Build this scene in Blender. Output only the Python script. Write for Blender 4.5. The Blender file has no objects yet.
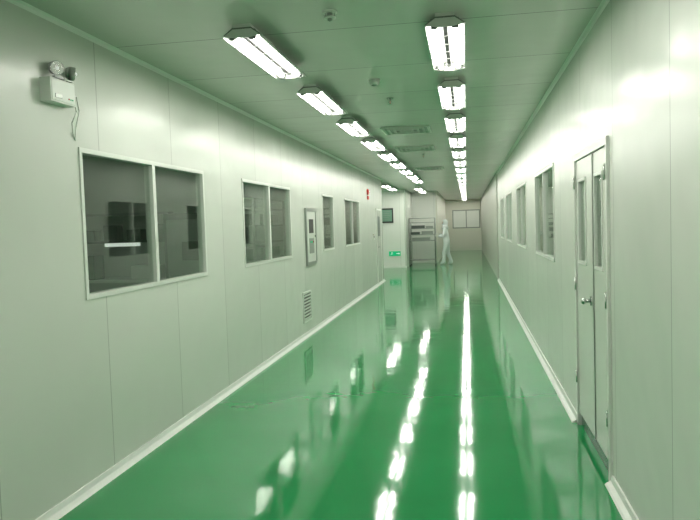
import bpy, bmesh
from math import *
from mathutils import Vector, Matrix

# ------------------------------------------------------------------ constants
A=-2.455; B=0.869; H=2.987; T=0.05
Y0=-4.0; YL=19.8; YR=19.4
ROW_L=-1.40; ROW_R=-0.108

# ------------------------------------------------------------------ materials
def mat(name,col,rough=.5,metal=0.,spec=.5,emit=None,estr=0.,coat=0.):
    m=bpy.data.materials.new(name); m.use_nodes=True
    b=m.node_tree.nodes['Principled BSDF']
    b.inputs['Base Color'].default_value=(*col,1); b.inputs['Roughness'].default_value=rough
    b.inputs['Metallic'].default_value=metal; b.inputs['Specular IOR Level'].default_value=spec
    b.inputs['Coat Weight'].default_value=coat
    if emit: 
        b.inputs['Emission Color'].default_value=(*emit,1); b.inputs['Emission Strength'].default_value=estr
    return m
def panel_mat(name,col,rough,axis,pitch,bump=.03,seam=.75,offs=0.,spec=.5):
    """sandwich-panel: thin seams every `pitch` metres on `axis`, faint waviness"""
    m=mat(name,col,rough,spec=spec); nt=m.node_tree; N=nt.nodes; L=nt.links; b=N['Principled BSDF']
    tc=N.new('ShaderNodeTexCoord'); sx=N.new('ShaderNodeSeparateXYZ'); L.new(tc.outputs['Object'],sx.inputs[0])
    a=N.new('ShaderNodeMath'); a.operation='ADD'; a.inputs[1].default_value=offs+100*pitch; L.new(sx.outputs[axis],a.inputs[0])
    d=N.new('ShaderNodeMath'); d.operation='DIVIDE'; d.inputs[1].default_value=pitch; L.new(a.outputs[0],d.inputs[0])
    fr=N.new('ShaderNodeMath'); fr.operation='FRACT'; L.new(d.outputs[0],fr.inputs[0])
    lt=N.new('ShaderNodeMath'); lt.operation='LESS_THAN'; lt.inputs[1].default_value=.009/pitch; L.new(fr.outputs[0],lt.inputs[0])
    fl=N.new('ShaderNodeMath'); fl.operation='FLOOR'; L.new(d.outputs[0],fl.inputs[0])
    wn=N.new('ShaderNodeTexWhiteNoise'); wn.noise_dimensions='1D'; L.new(fl.outputs[0],wn.inputs['W'])
    mr=N.new('ShaderNodeMapRange'); mr.inputs['To Min'].default_value=.95; mr.inputs['To Max'].default_value=1.02; L.new(wn.outputs['Value'],mr.inputs['Value'])
    ml=N.new('ShaderNodeMath'); ml.operation='MULTIPLY_ADD'; ml.inputs[1].default_value=-(1-seam); L.new(lt.outputs[0],ml.inputs[0]); L.new(mr.outputs[0],ml.inputs[2])
    vm=N.new('ShaderNodeVectorMath'); vm.operation='SCALE'; vm.inputs[0].default_value=col; L.new(ml.outputs[0],vm.inputs['Scale'])
    L.new(vm.outputs[0],b.inputs['Base Color'])
    nz=N.new('ShaderNodeTexNoise'); nz.inputs['Scale'].default_value=1.6; nz.inputs['Detail'].default_value=2; L.new(tc.outputs['Object'],nz.inputs['Vector'])
    bp=N.new('ShaderNodeBump'); bp.inputs['Strength'].default_value=1; bp.inputs['Distance'].default_value=bump; L.new(nz.outputs['Fac'],bp.inputs['Height'])
    L.new(bp.outputs[0],b.inputs['Normal'])
    return m
WCOL=(.625,.66,.60)
M_wall=panel_mat('wall_panel',WCOL,.26,'Y',1.15,.018,.66,.35,.42)
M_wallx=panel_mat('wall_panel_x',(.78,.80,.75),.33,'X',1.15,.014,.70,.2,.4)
M_ceil=panel_mat('ceiling_panel',(.59,.62,.56),.20,'Y',1.15,.010,.40,.1)
M_far=mat('far_wall_paint',(.76,.75,.67),.5)
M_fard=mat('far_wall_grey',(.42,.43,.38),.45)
M_trim=mat('trim_white',(.74,.77,.72),.35)
M_alu=mat('white_aluminium',(.66,.69,.64),.3)
M_greym=mat('grey_metal',(.33,.36,.33),.35,.6)
M_steel=mat('steel',(.55,.57,.55),.25,.9)
M_dark=mat('dark_plastic',(.02,.022,.02),.4)
M_tray=mat('lamp_tray',(.62,.64,.60),.35)
M_refl=mat('lamp_reflector',(.16,.17,.16),.4)
M_ridge=mat('lamp_ridge',(.03,.032,.03),.5,spec=.2)
M_tube=mat('lamp_tube',(1,1,1),.3,emit=(1.,.98,.90),estr=45)
M_cap=mat('lamp_cap',(.16,.17,.16),.4,.5)
M_red=mat('alarm_red',(.55,.02,.01),.35)
M_room=mat('side_room_wall',(.42,.46,.42),.6)
M_roomd=mat('side_room_dark',(.08,.10,.09),.5)
M_glow=mat('room_fill_glow',(1,1,1),emit=(.95,1,.93),estr=24)
M_bglow=mat('bench_lamp',(1,1,1),emit=(.95,1,.93),estr=.8)
M_exit=mat('exit_green',(0,.35,.15),.4,emit=(0,.8,.35),estr=.3)
M_white=mat('sign_white',(.9,.9,.9),.4,emit=(1,1,1),estr=.3)
M_doorm=mat('door_paint',(.63,.66,.60),.25,spec=.42)
M_footshade=mat('door_foot_shade_green',(.008,.10,.045),.25)
M_suit=mat('cleanroom_suit',(.74,.78,.78),.7)
M_skin=mat('skin',(.55,.33,.24),.5)
M_mask=mat('mask_blue',(.55,.68,.78),.7)
M_eye=mat('eye_dark',(.02,.015,.01),.2)
M_eyew=mat('eye_white',(.8,.8,.78),.2)
M_glove=mat('glove',(.80,.80,.76),.5)

def floor_mat():
    m=mat('epoxy_floor',(.012,.27,.105),.07,spec=.45); nt=m.node_tree; N=nt.nodes; L=nt.links; b=N['Principled BSDF']
    tc=N.new('ShaderNodeTexCoord')
    n1=N.new('ShaderNodeTexNoise'); n1.inputs['Scale'].default_value=.8; n1.inputs['Detail'].default_value=3; L.new(tc.outputs['Object'],n1.inputs['Vector'])
    cr=N.new('ShaderNodeValToRGB'); cr.color_ramp.elements[0].position=.3; cr.color_ramp.elements[0].color=(.012,.245,.070,1)
    cr.color_ramp.elements[1].position=.7; cr.color_ramp.elements[1].color=(.016,.285,.086,1); L.new(n1.outputs['Fac'],cr.inputs[0]); L.new(cr.outputs[0],b.inputs['Base Color'])
    n2=N.new('ShaderNodeTexNoise'); n2.inputs['Scale'].default_value=4.2; n2.inputs['Detail'].default_value=1.5; L.new(tc.outputs['Object'],n2.inputs['Vector'])
    bp=N.new('ShaderNodeBump'); bp.inputs['Distance'].default_value=.0014; L.new(n2.outputs['Fac'],bp.inputs['Height']); L.new(bp.outputs[0],b.inputs['Normal'])
    mr=N.new('ShaderNodeMapRange'); mr.inputs['To Min'].default_value=.055; mr.inputs['To Max'].default_value=.095; L.new(n1.outputs['Fac'],mr.inputs['Value']); L.new(mr.outputs[0],b.inputs['Roughness'])
    return m
M_floor=floor_mat()
def glass_mat():
    m=bpy.data.materials.new('window_glass'); m.use_nodes=True; nt=m.node_tree; N=nt.nodes; L=nt.links; N.clear()
    o=N.new('ShaderNodeOutputMaterial'); mx=N.new('ShaderNodeMixShader'); t=N.new('ShaderNodeBsdfTransparent'); g=N.new('ShaderNodeBsdfGlossy')
    t.inputs[0].default_value=(.85,.89,.86,1); g.inputs['Roughness'].default_value=.02; g.inputs['Color'].default_value=(.9,.95,.9,1)
    lw=N.new('ShaderNodeLayerWeight'); lw.inputs['Blend'].default_value=.5
    pw=N.new('ShaderNodeMath'); pw.operation='POWER'; pw.inputs[1].default_value=4.5; L.new(lw.outputs['Facing'],pw.inputs[0])
    ma=N.new('ShaderNodeMath'); ma.operation='MULTIPLY_ADD'; ma.inputs[1].default_value=.90; ma.inputs[2].default_value=.06; ma.use_clamp=True; L.new(pw.outputs[0],ma.inputs[0])
    L.new(ma.outputs[0],mx.inputs[0]); L.new(t.outputs[0],mx.inputs[1]); L.new(g.outputs[0],mx.inputs[2]); L.new(mx.outputs[0],o.inputs[0])
    return m
M_glass=glass_mat()

# ------------------------------------------------------------------ mesh builder
class MB:
    def __init__(s): s.bm=bmesh.new(); s.mats=[]
    def mi(s,m):
        if m not in s.mats: s.mats.append(m)
        return s.mats.index(m)
    def faces(s,vs,fs,m,smooth=False):
        i=s.mi(m); V=[s.bm.verts.new(v) for v in vs]
        for f in fs:
            try:
                F=s.bm.faces.new([V[k] for k in f]); F.material_index=i; F.smooth=smooth
            except ValueError: pass
        return V
    def box(s,a,b,m):
        x0,y0,z0=[min(p,q) for p,q in zip(a,b)]; x1,y1,z1=[max(p,q) for p,q in zip(a,b)]
        s.faces([(x0,y0,z0),(x1,y0,z0),(x1,y1,z0),(x0,y1,z0),(x0,y0,z1),(x1,y0,z1),(x1,y1,z1),(x0,y1,z1)],
          [(3,2,1,0),(4,5,6,7),(0,1,5,4),(1,2,6,5),(2,3,7,6),(3,0,4,7)],m)
    def cyl(s,p,q,r,m,seg=12,r2=None):
        p=Vector(p);q=Vector(q);d=(q-p).normalized(); u=d.orthogonal().normalized(); w=d.cross(u); r2=r if r2 is None else r2
        vs=[p+(u*cos(2*pi*i/seg)+w*sin(2*pi*i/seg))*r for i in range(seg)]+[q+(u*cos(2*pi*i/seg)+w*sin(2*pi*i/seg))*r2 for i in range(seg)]
        fs=[(i,(i+1)%seg,seg+(i+1)%seg,seg+i) for i in range(seg)]
        i0=s.mi(m); V=[s.bm.verts.new(v) for v in vs]
        for f in fs: F=s.bm.faces.new([V[k] for k in f]); F.material_index=i0; F.smooth=True
        F=s.bm.faces.new([V[k] for k in range(seg-1,-1,-1)]); F.material_index=i0
        F=s.bm.faces.new([V[seg+k] for k in range(seg)]); F.material_index=i0
    def tube(s,pts,r,m,seg=8):
        for a,b in zip(pts,pts[1:]): s.cyl(a,b,r,m,seg)
        for p in pts[1:-1]: s.ell(p,(r,r,r),m,8,6)
    def ell(s,c,r,m,u=20,v=12,keep=None,fn=None):
        c=Vector(c); vs=[];fs=[]
        for j in range(v+1):
            for i in range(u):
                th=pi*j/v; ph=2*pi*i/u; n=Vector((sin(th)*cos(ph),sin(th)*sin(ph),cos(th)))
                P=Vector((n.x*r[0],n.y*r[1],n.z*r[2]))
                if fn: P=fn(P,n)
                vs.append(c+P)
        for j in range(v):
            for i in range(u):
                a=j*u+i; b=j*u+(i+1)%u; cc=(j+1)*u+(i+1)%u; d=(j+1)*u+i
                if keep:
                    mid=(vs[a]+vs[b]+vs[cc]+vs[d])/4-c
                    if not keep(mid): continue
                fs.append((a,d,cc,b))
        s.faces(vs,fs,m,True)
    def prism(s,prof,y0,y1,m,axis='Y'):
        n=len(prof); P=lambda a,z,t:(a,t,z) if axis=='Y' else (t,a,z)
        vs=[P(a,z,y0) for a,z in prof]+[P(a,z,y1) for a,z in prof]
        s.faces(vs,[(i,(i+1)%n,n+(i+1)%n,n+i) for i in range(n)]+[tuple(range(n-1,-1,-1)),tuple(range(n,2*n))],m)
    def obj(s,name,loc=(0,0,0),rot=0,bevel=0,parent=None,solid=0,merge=False):
        if merge: bmesh.ops.remove_doubles(s.bm,verts=s.bm.verts,dist=1e-5)
        bmesh.ops.recalc_face_normals(s.bm,faces=s.bm.faces)
        me=bpy.data.meshes.new(name); s.bm.to_mesh(me); s.bm.free()
        for m in s.mats: me.materials.append(m)
        o=bpy.data.objects.new(name,me); bpy.context.collection.objects.link(o); o.location=loc; o.rotation_euler=(0,0,rot)
        if solid:
            md=o.modifiers.new('s','SOLIDIFY'); md.thickness=solid
        if bevel:
            md=o.modifiers.new('b','BEVEL'); md.width=bevel; md.segments=2; md.limit_method='ANGLE'
        if parent: o.parent=parent
        return o
def inst(o,name,loc):
    c=bpy.data.objects.new(name,o.data); bpy.context.collection.objects.link(c); c.location=loc; return c
def empty(name,loc=(0,0,0),rot=0):
    e=bpy.data.objects.new(name,None); bpy.context.collection.objects.link(e); e.location=loc; e.rotation_euler=(0,0,rot); e.empty_display_size=.1; return e

def wall_open(name,x0,x1,y0,y1,opens,m,z1=H):
    """wall slab along Y with rectangular openings (ya,yb,za,zb)"""
    b=MB(); cuts=sorted(opens); y=y0
    for ya,yb,za,zb in cuts:
        b.box((x0,y,0),(x1,ya,z1),m)
        if za>0: b.box((x0,ya,0),(x1,yb,za),m)
        b.box((x0,ya,zb),(x1,yb,z1),m); y=yb
    b.box((x0,y,0),(x1,y1,z1),m)
    return b.obj(name)

# ------------------------------------------------------------------ openings
LW=[(4.0,6.08),(7.19,9.25),(11.4,12.35),(13.55,15.45)]
RW=[(7.0,8.85),(10.2,12.0),(13.4,15.2),(16.4,17.6)]
WZ0,WZ1=1.24,2.23
RD=(4.36,5.64)
wall_open('wall_left',A-T,A,Y0,YL,[(a,b,WZ0,WZ1) for a,b in LW],M_wall)
wall_open('wall_right',B,B+T,Y0,YR,[(RD[0],RD[1],0.0,2.17)]+[(a,b,WZ0,WZ1) for a,b in RW],M_wall)

b=MB(); b.box((-7.2,Y0-.1,-.1),(5.2,41,0),M_floor); b.obj('floor')
b=MB(); b.box((-7.2,Y0-.1,H),(5.2,41,H+.1),M_ceil); b.obj('ceiling')
b=MB(); b.box((A-T,Y0-T,0),(B+T,Y0,H),M_wallx); b.obj('wall_back')
# far end of the corridor
def wbox(name,a,c,m): b=MB(); b.box(a,c,m); return b.obj(name)
wbox('wall_recess_side',(-5.0,YL,0),(-4.95,25.55,H),M_wall); wbox('wall_recess_return',(-5.0,YL-T,0),(A-T,YL,H),M_wallx)
wbox('wall_recess_front',(-4.95,25.5,0),(-2.33,25.55,H),M_wallx); wbox('wall_recess_step',(-2.33,25.5,0),(-2.28,28.5,H),M_wall)
wbox('wall_far_left',(-2.33,28.5,0),(-1.27,28.55,H),M_wallx)
wbox('wall_far_side',(-1.27,28.5,0),(-1.22,40,H),M_far)
wbox('wall_far_end',(-1.27,40,0),(B+.05,40.05,H),M_far)
wbox('wall_far_right',(B-.03,YR,0),(B+.04,40,H),M_fard)

# baseboards (45 degree cove) + cornice
def cove(name,x,s,y0,y1,w=.055,h=.058):
    b=MB(); b.prism([(x,0),(x+s*w,0),(x+s*w*.82,h*.18),(x+s*w*.35,h*.45),(x+s*.012,h),(x,h)],y0,y1,M_trim); return b.obj(name)
cove('baseboard_left',A,1,Y0,YL)
cove('baseboard_right',B,-1,Y0,RD[0]-.02)
cove('baseboard_right_far',B,-1,RD[1]+.02,YR)
for i,(x,s,y1) in enumerate([(A,1,YL),(B,-1,YR)]):
    b=MB(); w=.028; b.prism([(x,H),(x+s*w,H),(x+s*w*.3,H-w*.3),(x,H-w)],Y0,y1,M_trim); b.obj('trim_%d'%(i+1))
wbox('baseboard_recess',(-4.95,25.44,0),(-2.28,25.5,.07),M_trim); wbox('baseboard_far',(-2.28,28.44,0),(-1.22,28.5,.07),M_trim)

# ------------------------------------------------------------------ windows
def window(name,x,s,ya,yb,panes=2,za=WZ0,zb=WZ1):
    """s=+1: corridor is on +x side"""
    b=MB(); fw=.032; o=x+s*.010; i=x-s*(T+.012)
    b.box((i,ya,za),(o,ya+fw,zb),M_alu); b.box((i,yb-fw,za),(o,yb,zb),M_alu)
    b.box((i,ya+fw,zb-fw),(o,yb-fw,zb),M_alu); b.box((i,ya+fw,za),(o,yb-fw,za+fw),M_alu)
    if panes==2:
        m=(ya+yb)/2; b.box((i,m-.025,za+fw),(o,m+.025,zb-fw),M_alu)
    g=x-s*.02
    b.box((g-.003,ya+fw,za+fw),(g+.003,yb-fw,zb-fw),M_glass)
    return b.obj(name)
for i,(ya,yb) in enumerate(LW): window('window_%d'%(i+1),A,1,ya,yb,1 if i==2 else 2)
for i,(ya,yb) in enumerate(RW): window('window_%d'%(i+5),B,-1,ya,yb,2)

# ------------------------------------------------------------------ double door on right wall
def double_door():
    ya,yb=RD; b=MB(); fx=B-.018; 
    b.box((fx,ya-.0,.0),(B+T,ya+.04,2.17),M_alu); b.box((fx,yb-.04,.0),(B+T,yb,2.17),M_alu); b.box((fx,ya+.04,2.12),(B+T,yb-.04,2.17),M_alu)
    ym=4.89
    b.box((B+.012,ya+.04,0),(B+.045,yb-.04,.12),M_footshade)  # dark green strip: shade and floor reflection at the door foot, put into colour
    for (p,q,g0,g1) in [(ya+.045,ym-.004,4.55,4.83),(ym+.004,yb-.045,5.16,5.50)]:
        x0,x1=B-.004,B+.04; z0,z1=.11,2.115; a0,a1=1.32,1.97
        b.box((x0,p,z0),(x1,g0,z1),M_doorm); b.box((x0,g1,z0),(x1,q,z1),M_doorm)
        b.box((x0,g0,z0),(x1,g1,a0),M_doorm); b.box((x0,g0,a1),(x1,g1,z1),M_doorm)
        for c in [((g0,a0),(g0+.02,a1)),((g1-.02,a0),(g1,a1)),((g0+.02,a0),(g1-.02,a0+.02)),((g0+.02,a1-.02),(g1-.02,a1))]:
            b.box((x0-.008,c[0][0],c[0][1]),(x0+.02,c[1][0],c[1][1]),M_alu)
        b.box((x0+.012,g0+.02,a0+.02),(x0+.016,g1-.02,a1-.02),M_glass)
    b.box((B-.012,ym-.010,.11),(B,ym+.010,2.115),M_greym)
    # knob
    b.cyl((B-.004,4.99,1.08),(B-.014,4.99,1.08),.034,M_steel,16); b.cyl((B-.014,4.99,1.08),(B-.045,4.99,1.08),.012,M_steel,10)
    b.ell((B-.058,4.99,1.08),(.020,.025,.025),M_steel,14,10)
    for z in (.35,1.1,1.9):
        b.cyl((B-.022,ya+.043,z),(B-.022,ya+.043,z+.1),.006,M_steel,8); b.cyl((B-.022,yb-.043,z),(B-.022,yb-.043,z+.1),.006,M_steel,8)
    return b.obj('door_1')
double_door()
# single door on left wall near the end (surface frame)
b=MB(); ya,yb=18.35,19.35
b.box((A,ya,.0),(A+.02,ya+.05,2.12),M_alu); b.box((A,yb-.05,.0),(A+.02,yb,2.12),M_alu); b.box((A,ya+.05,2.07),(A+.02,yb-.05,2.12),M_alu)
b.box((A,ya+.05,.0),(A+.012,yb-.05,2.07),M_doorm); b.box((A+.012,ya+.3,1.35),(A+.016,ya+.7,1.9),M_roomd)
b.cyl((A+.01,ya+.14,1.05),(A+.05,ya+.14,1.05),.01,M_steel,8); b.box((A+.045,ya+.12,1.04),(A+.06,ya+.26,1.06),M_steel)
b.obj('door_2')

# ------------------------------------------------------------------ fluorescent fixtures
def fixture_mesh():
    b=MB(); L=1.25; w=.125; y0,y1=0,L
    b.box((-.06,.0,-.02),(.06,L,0),M_tray)                       # gear box
    prof=[(-w,-.075),(-.06,-.032),(.06,-.032),(w,-.075),(w+.003,-.070),(.063,-.022),(-.063,-.022),(-w-.003,-.070)]
    b.prism(prof,y0,y1,M_refl)
    b.prism([(-.022,-.034),(.022,-.034),(.014,-.070),(-.014,-.070)],y0+.06,y1-.06,M_ridge)  # centre ridge
    for x in (-.066,.066):
        b.cyl((x,.055,-.068),(x,L-.055,-.068),.018,M_tube,10)
        b.cyl((x,.03,-.068),(x,.055,-.068),.020,M_cap,10); b.cyl((x,L-.055,-.068),(x,L-.03,-.068),.020,M_cap,10)
        for y in (.004,L-.030): b.box((x-.022,y,-.094),(x+.022,y+.026,-.034),M_cap)
    for i in range(1,6):                                          # cross wires of the guard
        y=L*i/6; b.box((-w,y-.004,-.094),(w,y+.004,-.089),M_cap)
    for y in (.0,L-.004): b.prism([(-w,-.075),(-.06,-.03),(.06,-.03),(w,-.075),(.04,-.088),(-.04,-.088)],y,y+.004,M_tray)
    for x in (-w-.002,w-.004): b.box((x,0,-.086),(x+.006,L,-.068),M_tray)
    return b
first=fixture_mesh().obj('far_fill_light',(ROW_R,4.34,H))
for r,y,i0,i1 in ((ROW_L,4.22,-3,9),(ROW_R,4.34,-3,12)):
    for i in range(i0,i1):
        if (r==ROW_R and i==0) or (r==ROW_L and i==-1): continue
        inst(first,'far_fill_light',(r,y+1.92*i,H))
for p in [(-3.4,20.6,H),(-3.4,22.4,H),(-2.6,21.6,H),(-2.6,23.6,H),(-1.7,24.2,H),(-1.7,26.5,H),(-.1,28.0,H),(-.1,30.0,H),(-.1,32.0,H),(-.1,34.5,H),(-.1,36.2,H),(-.1,38.0,H)]: inst(first,'far_fill_light',p)  # extra fixtures added to brighten the recess and far end

# ------------------------------------------------------------------ ceiling items
b=MB(); b.cyl((0,0,0),(0,0,-.012),.055,M_trim,24); b.cyl((0,0,-.012),(0,0,-.045),.05,M_trim,24,.035); b.ell((0,0,-.045),(.03,.03,.015),M_greym,16,8)
sd=b.obj('smoke_detector',(-.80,6.16,H))
def sprinkler():
    b=MB(); b.cyl((0,0,0),(0,0,-.008),.035,M_steel,20); b.cyl((0,0,-.008),(0,0,-.03),.012,M_steel,12)
    for s in (-1,1): b.tube([(s*.010,0,-.03),(s*.018,0,-.045),(s*.006,0,-.065)],.003,M_steel,6)
    b.cyl((0,0,-.03),(0,0,-.063),.003,M_red,8); b.cyl((0,0,-.065),(0,0,-.068),.022,M_steel,16)
    return b
s0=sprinkler().obj('ceiling_sprinkler',(-.76,7.08,H)); inst(s0,'ceiling_sprinkler',(-.78,12.9,H))
b=MB(); b.cyl((0,0,0),(0,0,-.01),.045,M_trim,20); b.cyl((0,0,-.01),(0,0,-.035),.018,M_greym,14); b.cyl((0,0,-.035),(0,0,-.042),.036,M_trim,18); b.ell((0,0,-.048),(.016,.016,.014),M_greym,12,8)
for s in (-1,1): b.cyl((s*.028,0,-.01),(s*.028,0,-.04),.004,M_steel,6)
b.obj('ceiling_alarm_sounder',(-.80,4.13,H))
def diffuser():
    b=MB()
    for j,(w,z) in enumerate([(.33,0),(.25,-.008),(.17,-.008),(.09,-.008)]):
        t=.035 if j==0 else .02
        for q in [((-w,-w),(w,-w+t)),((-w,w-t),(w,w)),((-w,-w+t),(-w+t,w-t)),((w-t,-w+t),(w,w-t))]:
            b.box((q[0][0],q[0][1],z-.02),(q[1][0],q[1][1],z),M_alu)
    b.box((-.3,-.3,-.004),(.3,.3,0),M_greym)
    return b
d0=diffuser().obj('ceiling_air_diffuser',(-.80,9.5,H)); inst(d0,'ceiling_air_diffuser',(-.86,11.9,H)); inst(d0,'ceiling_air_diffuser',(-.86,16.4,H))

# ------------------------------------------------------------------ emergency light
e=empty('emergency_light',(A,3.76,2.53))
b=MB(); b.box((0.0,-.125,-.07),(.07,.125,.07),M_alu); b.box((.07,-.115,-.06),(.074,.115,.06),M_trim)
b.box((.074,-.09,-.045),(.077,-.02,-.02),M_greym)
for y in (.05,.07,.09): b.cyl((.074,y,-.035),(.078,y,-.035),.005,M_red if y<.06 else M_exit,8)
b.obj('case',parent=e,bevel=.006)
b=MB()
b.cyl((.04,.05,.07),(.04,.05,.09),.016,M_greym,12); b.box((.03,-.04,.085),(.05,.14,.095),M_greym)
for y,d in ((-.03,Vector((.75,-.55,-.15))),(.125,Vector((.8,.5,-.1)))):
    d.normalize(); c=Vector((.045,y,.14))
    b.cyl((.045,y,.095),(.045,y,.13),.007,M_greym,8)
    b.cyl(c-d*.03,c-d*.01,.026,M_greym,18,.040); b.cyl(c-d*.01,c+d*.025,.040,M_greym,18,.043)
    b.cyl(c+d*.025,c+d*.029,.038,M_steel,18); b.ell(c+d*.029,(.012,.012,.012),M_white,10,8)
b.obj('lamp_heads',parent=e)
b=MB()
b.tube([(.03,.12,-.03),(.035,.17,-.02),(.035,.19,-.09),(.025,.15,-.16),(.015,.17,-.22),(.0,.215,-.26)],.004,M_alu,6)
b.tube([(.03,.12,.0),(.04,.19,.01),(.035,.22,-.08),(.02,.20,-.18),(.0,.215,-.26)],.0035,M_alu,6)
b.obj('power_cable',parent=e)

# ------------------------------------------------------------------ wall items (left)
b=MB(); ya,yb,z0,z1=0,.70,0,.89
for q in [((ya,z0),(ya+.05,z1)),((yb-.05,z0),(yb,z1)),((ya+.05,z0),(yb-.05,z0+.05)),((ya+.05,z1-.05),(yb-.05,z1))]:
    b.box((0,q[0][0],q[0][1]),(.03,q[1][0],q[1][1]),M_greym)
b.box((0,.05,.05),(.02,.65,.84),M_alu); b.box((.02,.20,.50),(.024,.50,.72),M_dark); b.box((.02,.20,.18),(.026,.50,.42),M_greym)
for y in (.26,.35,.44): b.cyl((.026,y,.36),(.036,y,.36),.014,M_red if y>.4 else M_exit,10)
b.cyl((.02,.60,.45),(.03,.60,.45),.015,M_steel,10)
b.obj('wall_control_panel',(A,10.08,1.07))
b=MB()
for q in [((0,0),(.03,.46)),((.47,0),(.5,.46)),((.03,0),(.47,.03)),((.03,.43),(.47,.46))]:
    b.box((0,q[0][0],q[0][1]),(.022,q[1][0],q[1][1]),M_alu)
b.box((0,.03,.03),(.003,.47,.43),M_dark)
for i in range(8):
    z=.042+i*.049; b.box((.010,.03,z),(.020,.47,z+.024),M_alu)
b.obj('wall_vent_grille',(A,9.77,.22))
b=MB(); b.cyl((0,0,0),(.03,0,0),.075,M_red,24); b.cyl((.03,0,0),(.045,0,0),.07,M_red,24,.05); b.cyl((.045,0,0),(.055,0,0),.018,M_steel,10); b.box((0,-.045,-.19),(.04,.045,-.10),M_red)
b.obj('fire_alarm_bell',(A,16.85,2.50))
b=MB(); b.box((0,-.05,-.08),(.025,.05,.08),M_alu); b.box((.025,-.03,-.02),(.03,.03,.03),M_dark); b.cyl((.025,0,.055),(.03,0,.055),.008,M_red,8)
b.obj('wall_switch_box',(A,17.7,1.35))
# facing wall: exit sign, framed notice
b=MB(); b.box((-.22,-.03,-.09),(.22,0,.09),M_exit)
b.box((.06,-.034,-.012),(.17,-.03,.012),M_white); b.faces([(.20,-.033,0),(.15,-.033,.04),(.15,-.033,-.04)],[(0,1,2)],M_white)
b.ell((-.10,-.032,.05),(.014,.003,.014),M_white,10,6)
for p,q in [((-.10,.035),(-.12,-.01)),((-.12,-.01),(-.09,-.04)),((-.12,-.01),(-.16,-.045)),((-.10,.03),(-.065,.005)),((-.10,.03),(-.14,.02))]:
    b.cyl((p[0],-.032,p[1]),(q[0],-.032,q[1]),.006,M_white,6)
b.obj('exit_sign',(-2.72,25.5,.55))
b=MB(); b.box((-.24,-.03,-.28),(.24,0,.28),M_dark); b.box((-.19,-.034,-.22),(.19,-.03,.22),mat('notice_print',(.16,.30,.22),.4))
for i in range(5): b.box((-.14,-.036,.14-i*.07),(.12-.03*(i%2),-.034,.155-i*.07),M_greym)
b.obj('framed_notice',(-2.98,25.5,2.0))
# far window
b=MB()
b.box((-.8,-.03,0),(-.74,0,1.08),M_greym); b.box((.74,-.03,0),(.8,0,1.08),M_greym); b.box((-.74,-.03,0),(.74,0,.06),M_greym); b.box((-.74,-.03,1.02),(.74,0,1.08),M_greym); b.box((-.03,-.03,.06),(.03,0,1.02),M_greym)
b.box((-.74,-.02,.06),(.74,-.0,1.02),mat('frosted_pane',(.88,.90,.86),.25))
b.obj('window_9',(-.02,40,1.30))

# ------------------------------------------------------------------ rack trolley
b=MB(); W=.5; D=.28; Ht=1.87
for x in (-W,W):
    for y in (-D,D):
        b.cyl((x,y,.12),(x,y,Ht),.018,M_greym,10)
        b.cyl((x,y,.09),(x,y,.12),.02,M_greym,10); b.box((x-.018,y-.03,.045),(x+.018,y+.03,.09),M_greym)
        b.cyl((x-.014,y+.015,.045),(x+.014,y+.015,.045),.045,M_dark,16)
for z in (.22,.98,1.22,1.46,1.70):
    for y in (-D,D): b.cyl((-W,y,z),(W,y,z),.014,M_greym,8)
    for x in (-W,W): b.cyl((x,-D,z),(x,D,z),.014,M_greym,8)
    b.box((-W+.01,-D+.01,z-.004),(W-.01,D-.01,z+.006),M_greym)
for y in (-D,D): b.cyl((-W,y,Ht),(W,y,Ht),.014,M_greym,8)
for x in (-W,W): b.cyl((x,-D,Ht),(x,D,Ht),.014,M_greym,8)
for (x0,x1,z,h) in [(-.44,-.1,1.228,.10),(-.02,.42,1.228,.13),(-.4,.3,.988,.12),(-.42,.1,1.468,.12),(.15,.43,1.468,.09)]:
    b.box((x0,-.22,z),(x1,.2,z+h),M_roomd if x0<-.41 else M_greym)
b.obj('rack_trolley',(-1.745,26.9,0))

# ------------------------------------------------------------------ cleanroom worker
def skin_mesh(name,verts,edges,radii,m,sub=2,root=0,parent=None):
    me=bpy.data.meshes.new(name); me.from_pydata(verts,edges,[]); o=bpy.data.objects.new(name,me); bpy.context.collection.objects.link(o)
    sk=o.modifiers.new('skin','SKIN'); sk.use_smooth_shade=True
    for i,r in enumerate(radii):
        d=me.skin_vertices[0].data[i]; r=r if isinstance(r,tuple) else (r,r); d.radius=r; d.use_root=(i==root)
    sb=o.modifiers.new('sub','SUBSURF'); sb.levels=sub; sb.render_levels=sub
    bpy.context.view_layer.update(); dg=bpy.context.evaluated_depsgraph_get()
    nm=bpy.data.meshes.new_from_object(o.evaluated_get(dg)); bpy.data.objects.remove(o)
    nm.materials.clear(); nm.materials.append(m)
    n=bpy.data.objects.new(name,nm); bpy.context.collection.objects.link(n)
    for p in nm.polygons: p.use_smooth=True; p.material_index=0
    if parent: n.parent=parent
    return n
wk=empty('cleanroom_worker',(-.80,27.05,0),radians(174))
V=[(0,0,.96),(.02,0,1.14),(.04,0,1.33),(.035,0,1.46),(.04,0,1.54),
   (.04,.17,1.41),(.09,.25,1.14),(.33,.20,1.17),
   (.04,-.17,1.41),(.10,-.25,1.15),(.33,-.17,1.25),
   (.0,.09,.88),(.10,.11,.50),(.12,.12,.11),(.27,.13,.055),
   (.0,-.09,.88),(-.02,-.11,.49),(-.16,-.12,.12),(-.02,-.13,.055),(.06,.12,.07),(-.21,-.12,.07)]
E=[(0,1),(1,2),(2,3),(3,4),(2,5),(5,6),(6,7),(2,8),(8,9),(9,10),(0,11),(11,12),(12,13),(13,14),(0,15),(15,16),(16,17),(17,18),(13,19),(17,20)]
R=[(.155,.14),(.15,.135),(.165,.13),.075,.06, .085,.065,.042,.085,.065,.042,.12,.09,.066,.045,.12,.09,.066,.045,.045,.045]
body=skin_mesh('body',V,E,R,M_suit,2,0,wk)
zmin=min(v.co.z for v in body.data.vertices)
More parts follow.
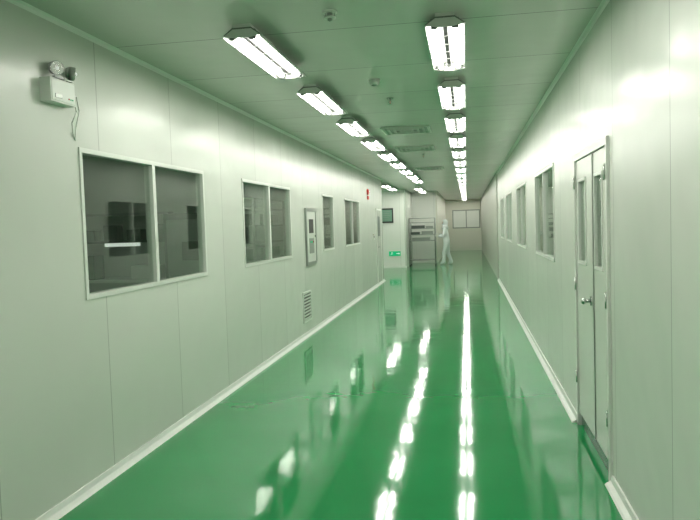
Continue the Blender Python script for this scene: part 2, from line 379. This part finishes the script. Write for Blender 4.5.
for v in body.data.vertices: v.co.z-=zmin
def hand(name,wr,side):
    wx,wy,wz=wr; s=side
    V=[(wx,wy,wz),(wx+.04,wy,wz),(wx+.085,wy,wz)]; E=[(0,1),(1,2)]; R=[(.026,.02),(.034,.016),(.036,.014)]
    for j,(dz,l) in enumerate([(.030,.9),(.010,1.0),(-.010,.95),(-.030,.75)]):
        n=len(V); 
        V+=[(wx+.075,wy,wz+dz),(wx+.115,wy,wz+dz*1.05),(wx+.145*(.9+.1*l),wy-s*.025*l,wz+dz*1.05),(wx+.130,wy-s*.052*l,wz+dz)]
        E+=[(2,n),(n,n+1),(n+1,n+2),(n+2,n+3)]; R+=[.010,.0095,.009,.008]
    n=len(V); V+=[(wx+.045,wy-s*.03,wz+.035),(wx+.075,wy-s*.05,wz+.045),(wx+.10,wy-s*.055,wz+.04)]; E+=[(1,n),(n,n+1),(n+1,n+2)]; R+=[.013,.011,.009]
    return skin_mesh(name,V,E,R,M_glove,1,0,wk)
hand('hand_left',(.35,.20,1.17-zmin),1); hand('hand_right',(.35,-.17,1.25-zmin),-1)
hz=1.655
b=MB()
def headfn(P,n):
    if n.z<0: P.y*=1-.25*(-n.z); 
    return P
b.ell((0,0,0),(.095,.075,.118),M_skin,24,18,fn=headfn)
b.ell((.098,0,-.012),(.020,.013,.024),M_skin,10,8)
for s in (-1,1):
    b.ell((.081,s*.031,.010),(.013,.015,.009),M_eyew,12,8); b.ell((.092,s*.031,.010),(.004,.006,.006),M_eye,8,6)
    b.ell((.086,s*.031,.030),(.008,.018,.004),M_eye,8,6); b.ell((-.0,s*.074,-.005),(.016,.008,.028),M_skin,10,8)
b.ell((.086,0,-.058),(.010,.022,.006),M_red,10,6)
b.obj('head',(.055,0,hz),parent=wk)
b=MB(); b.ell((0,0,0),(.112,.082,.125),M_mask,24,18,keep=lambda p:p.z<-.012 and p.z>-.10 and p.x>.035); b.obj('face_mask',(.055,0,hz),parent=wk,solid=.002)
b=MB(); b.ell((-.008,0,.004),(.118,.098,.135),M_suit,28,20,keep=lambda p:not(p.x>.065 and p.z<.06 and p.z>-.12)); b.obj('hood',(.055,0,hz),parent=wk,solid=.004)
b=MB(); b.cyl((.045,0,1.40),(.045,0,1.58),.15,M_suit,24,.085); b.obj('hood_skirt',parent=wk)

# ------------------------------------------------------------------ adjoining rooms behind the windows
b=MB(); b.box((-7.1,Y0,0),(-7.05,YL-T,H),M_room); b.obj('wall_side_room_left')
b=MB(); b.box((-7.05,Y0,0),(A-T,Y0+.05,H),M_room); b.obj('wall_side_room_rear')
b=MB(); b.box((-7.05,10.9,0),(A-T,10.95,H),M_room); b.obj('wall_partition')
wbox('wall_side_room_right',(5.0,Y0,0),(5.05,YR,H),M_room); wbox('wall_side_room_right_end',(B+T,YR-.05,0),(5.0,YR,H),M_room); wbox('wall_side_room_right_rear',(B+T,Y0,0),(5,Y0+.05,H),M_room)
def workbench(name,loc,rot=0,L=1.8):
    b=MB(); h=L/2
    b.box((-.35,-h,.86),(.35,h,.90),M_alu)
    for y in (-h+.05,h-.05):
        for x in (-.3,.3): b.box((x-.02,y-.02,0),(x+.02,y+.02,.86),M_greym)
        b.box((-.32,y-.02,.90),(-.28,y+.02,2.0),M_greym)
    b.box((-.32,-h,1.50),(.0,h,1.54),M_roomd); b.box((-.16,-h+.55,1.44),(-.06,h-.55,1.50),M_bglow); b.box((-.32,-h,1.96),(-.08,h,2.0),M_greym)
    for i in range(4): b.box((-.30,-h+.1+i*.42,1.54),(-.1,-h+.35+i*.42,1.72+.08*(i%2)),M_roomd)
    b.box((-.1,-.8,.90),(.2,-.35,1.30),M_roomd); b.box((-.2,.3,.90),(.2,.7,1.12),M_alu)
    return b.obj(name,loc,rot)
workbench('workbench',(-5.75,10.45,0),-pi/2,1.7); workbench('workbench',(-5.9,13.5,0),0)
def cabinet(name,loc,w=.7,d=.9,h=1.9,rot=0):
    b=MB(); b.box((-w/2,-d/2,.06),(w/2,d/2,h),M_roomd); b.box((w/2,-d/2+.05,.9),(w/2+.01,d/2-.05,h-.1),M_greym); b.box((w/2+.01,-.1,1.2),(w/2+.02,.25,1.5),M_dark)
    b.box((-w/2+.03,-d/2+.03,0),(w/2-.03,d/2-.03,.06),M_dark); b.box((w/2,-d/2+.05,.15),(w/2+.01,d/2-.05,.8),M_greym)
    return b.obj(name,loc,rot)
cabinet('equipment_cabinet',(-4.35,10.4,0),.7,.8,1.95,-pi/2); cabinet('equipment_cabinet',(-6.2,8.0,0),.7,.9,1.8,0)
def shelf(name,loc):
    b=MB()
    for x in (-.25,.25):
        for y in (-.8,.8): b.box((x-.015,y-.015,0),(x+.015,y+.015,2.1),M_steel)
    for z in (.3,.75,1.2,1.45,1.7,1.95,2.09): b.box((-.25,-.8,z),(.25,.8,z+.02),M_steel)
    for z in (.32,.77,1.22,1.72):
        for i in range(3): b.box((-.2,-.7+i*.5,z),(.2,-.35+i*.5,z+.16),M_roomd)
    return b.obj(name,loc)
shelf('storage_rack',(-3.2,9.9,0)); shelf('storage_rack',(-3.6,13.0,0)); shelf('storage_rack',(-3.4,16.4,0))
def room_fill(loc):
    b=MB(); b.box((-.1,-.6,-.05),(.1,.6,0),M_tray); b.box((-.08,-.56,-.055),(.08,.56,-.05),M_glow); return b.obj('room_fill_light',loc)
for p in [(-5,2.0,H),(-5,7.5,H),(-4.5,12.5,H),(-4.5,16.5,H),(2.8,3,H),(2.8,8,H),(2.8,14,H)]: room_fill(p)  # fill lamps added to brighten the side rooms seen through the windows

# ------------------------------------------------------------------ world
w=bpy.data.worlds.new('world'); bpy.context.scene.world=w; w.use_nodes=True
w.node_tree.nodes['Background'].inputs[0].default_value=(.6,.7,.6,1); w.node_tree.nodes['Background'].inputs[1].default_value=.02

# ------------------------------------------------------------------ camera
yaw,pitch,roll=radians(9.926),radians(2.931),radians(1.821)
F=Vector((-sin(yaw)*cos(pitch),cos(yaw)*cos(pitch),-sin(pitch))); Rv=Vector((cos(yaw),sin(yaw),0)); U=Rv.cross(F)
R2=cos(roll)*Rv-sin(roll)*U; U2=sin(roll)*Rv+cos(roll)*U
cd=bpy.data.cameras.new('camera'); co=bpy.data.objects.new('camera',cd); bpy.context.collection.objects.link(co)
M=Matrix((R2,U2,-F)).transposed().to_4x4(); M.translation=Vector((0,0,1.67)); co.matrix_world=M
cd.sensor_width=36; cd.lens=672.4/700*36; cd.clip_end=200; cd.clip_start=.02
bpy.context.scene.camera=co
bpy.context.scene.view_settings.view_transform='Standard'
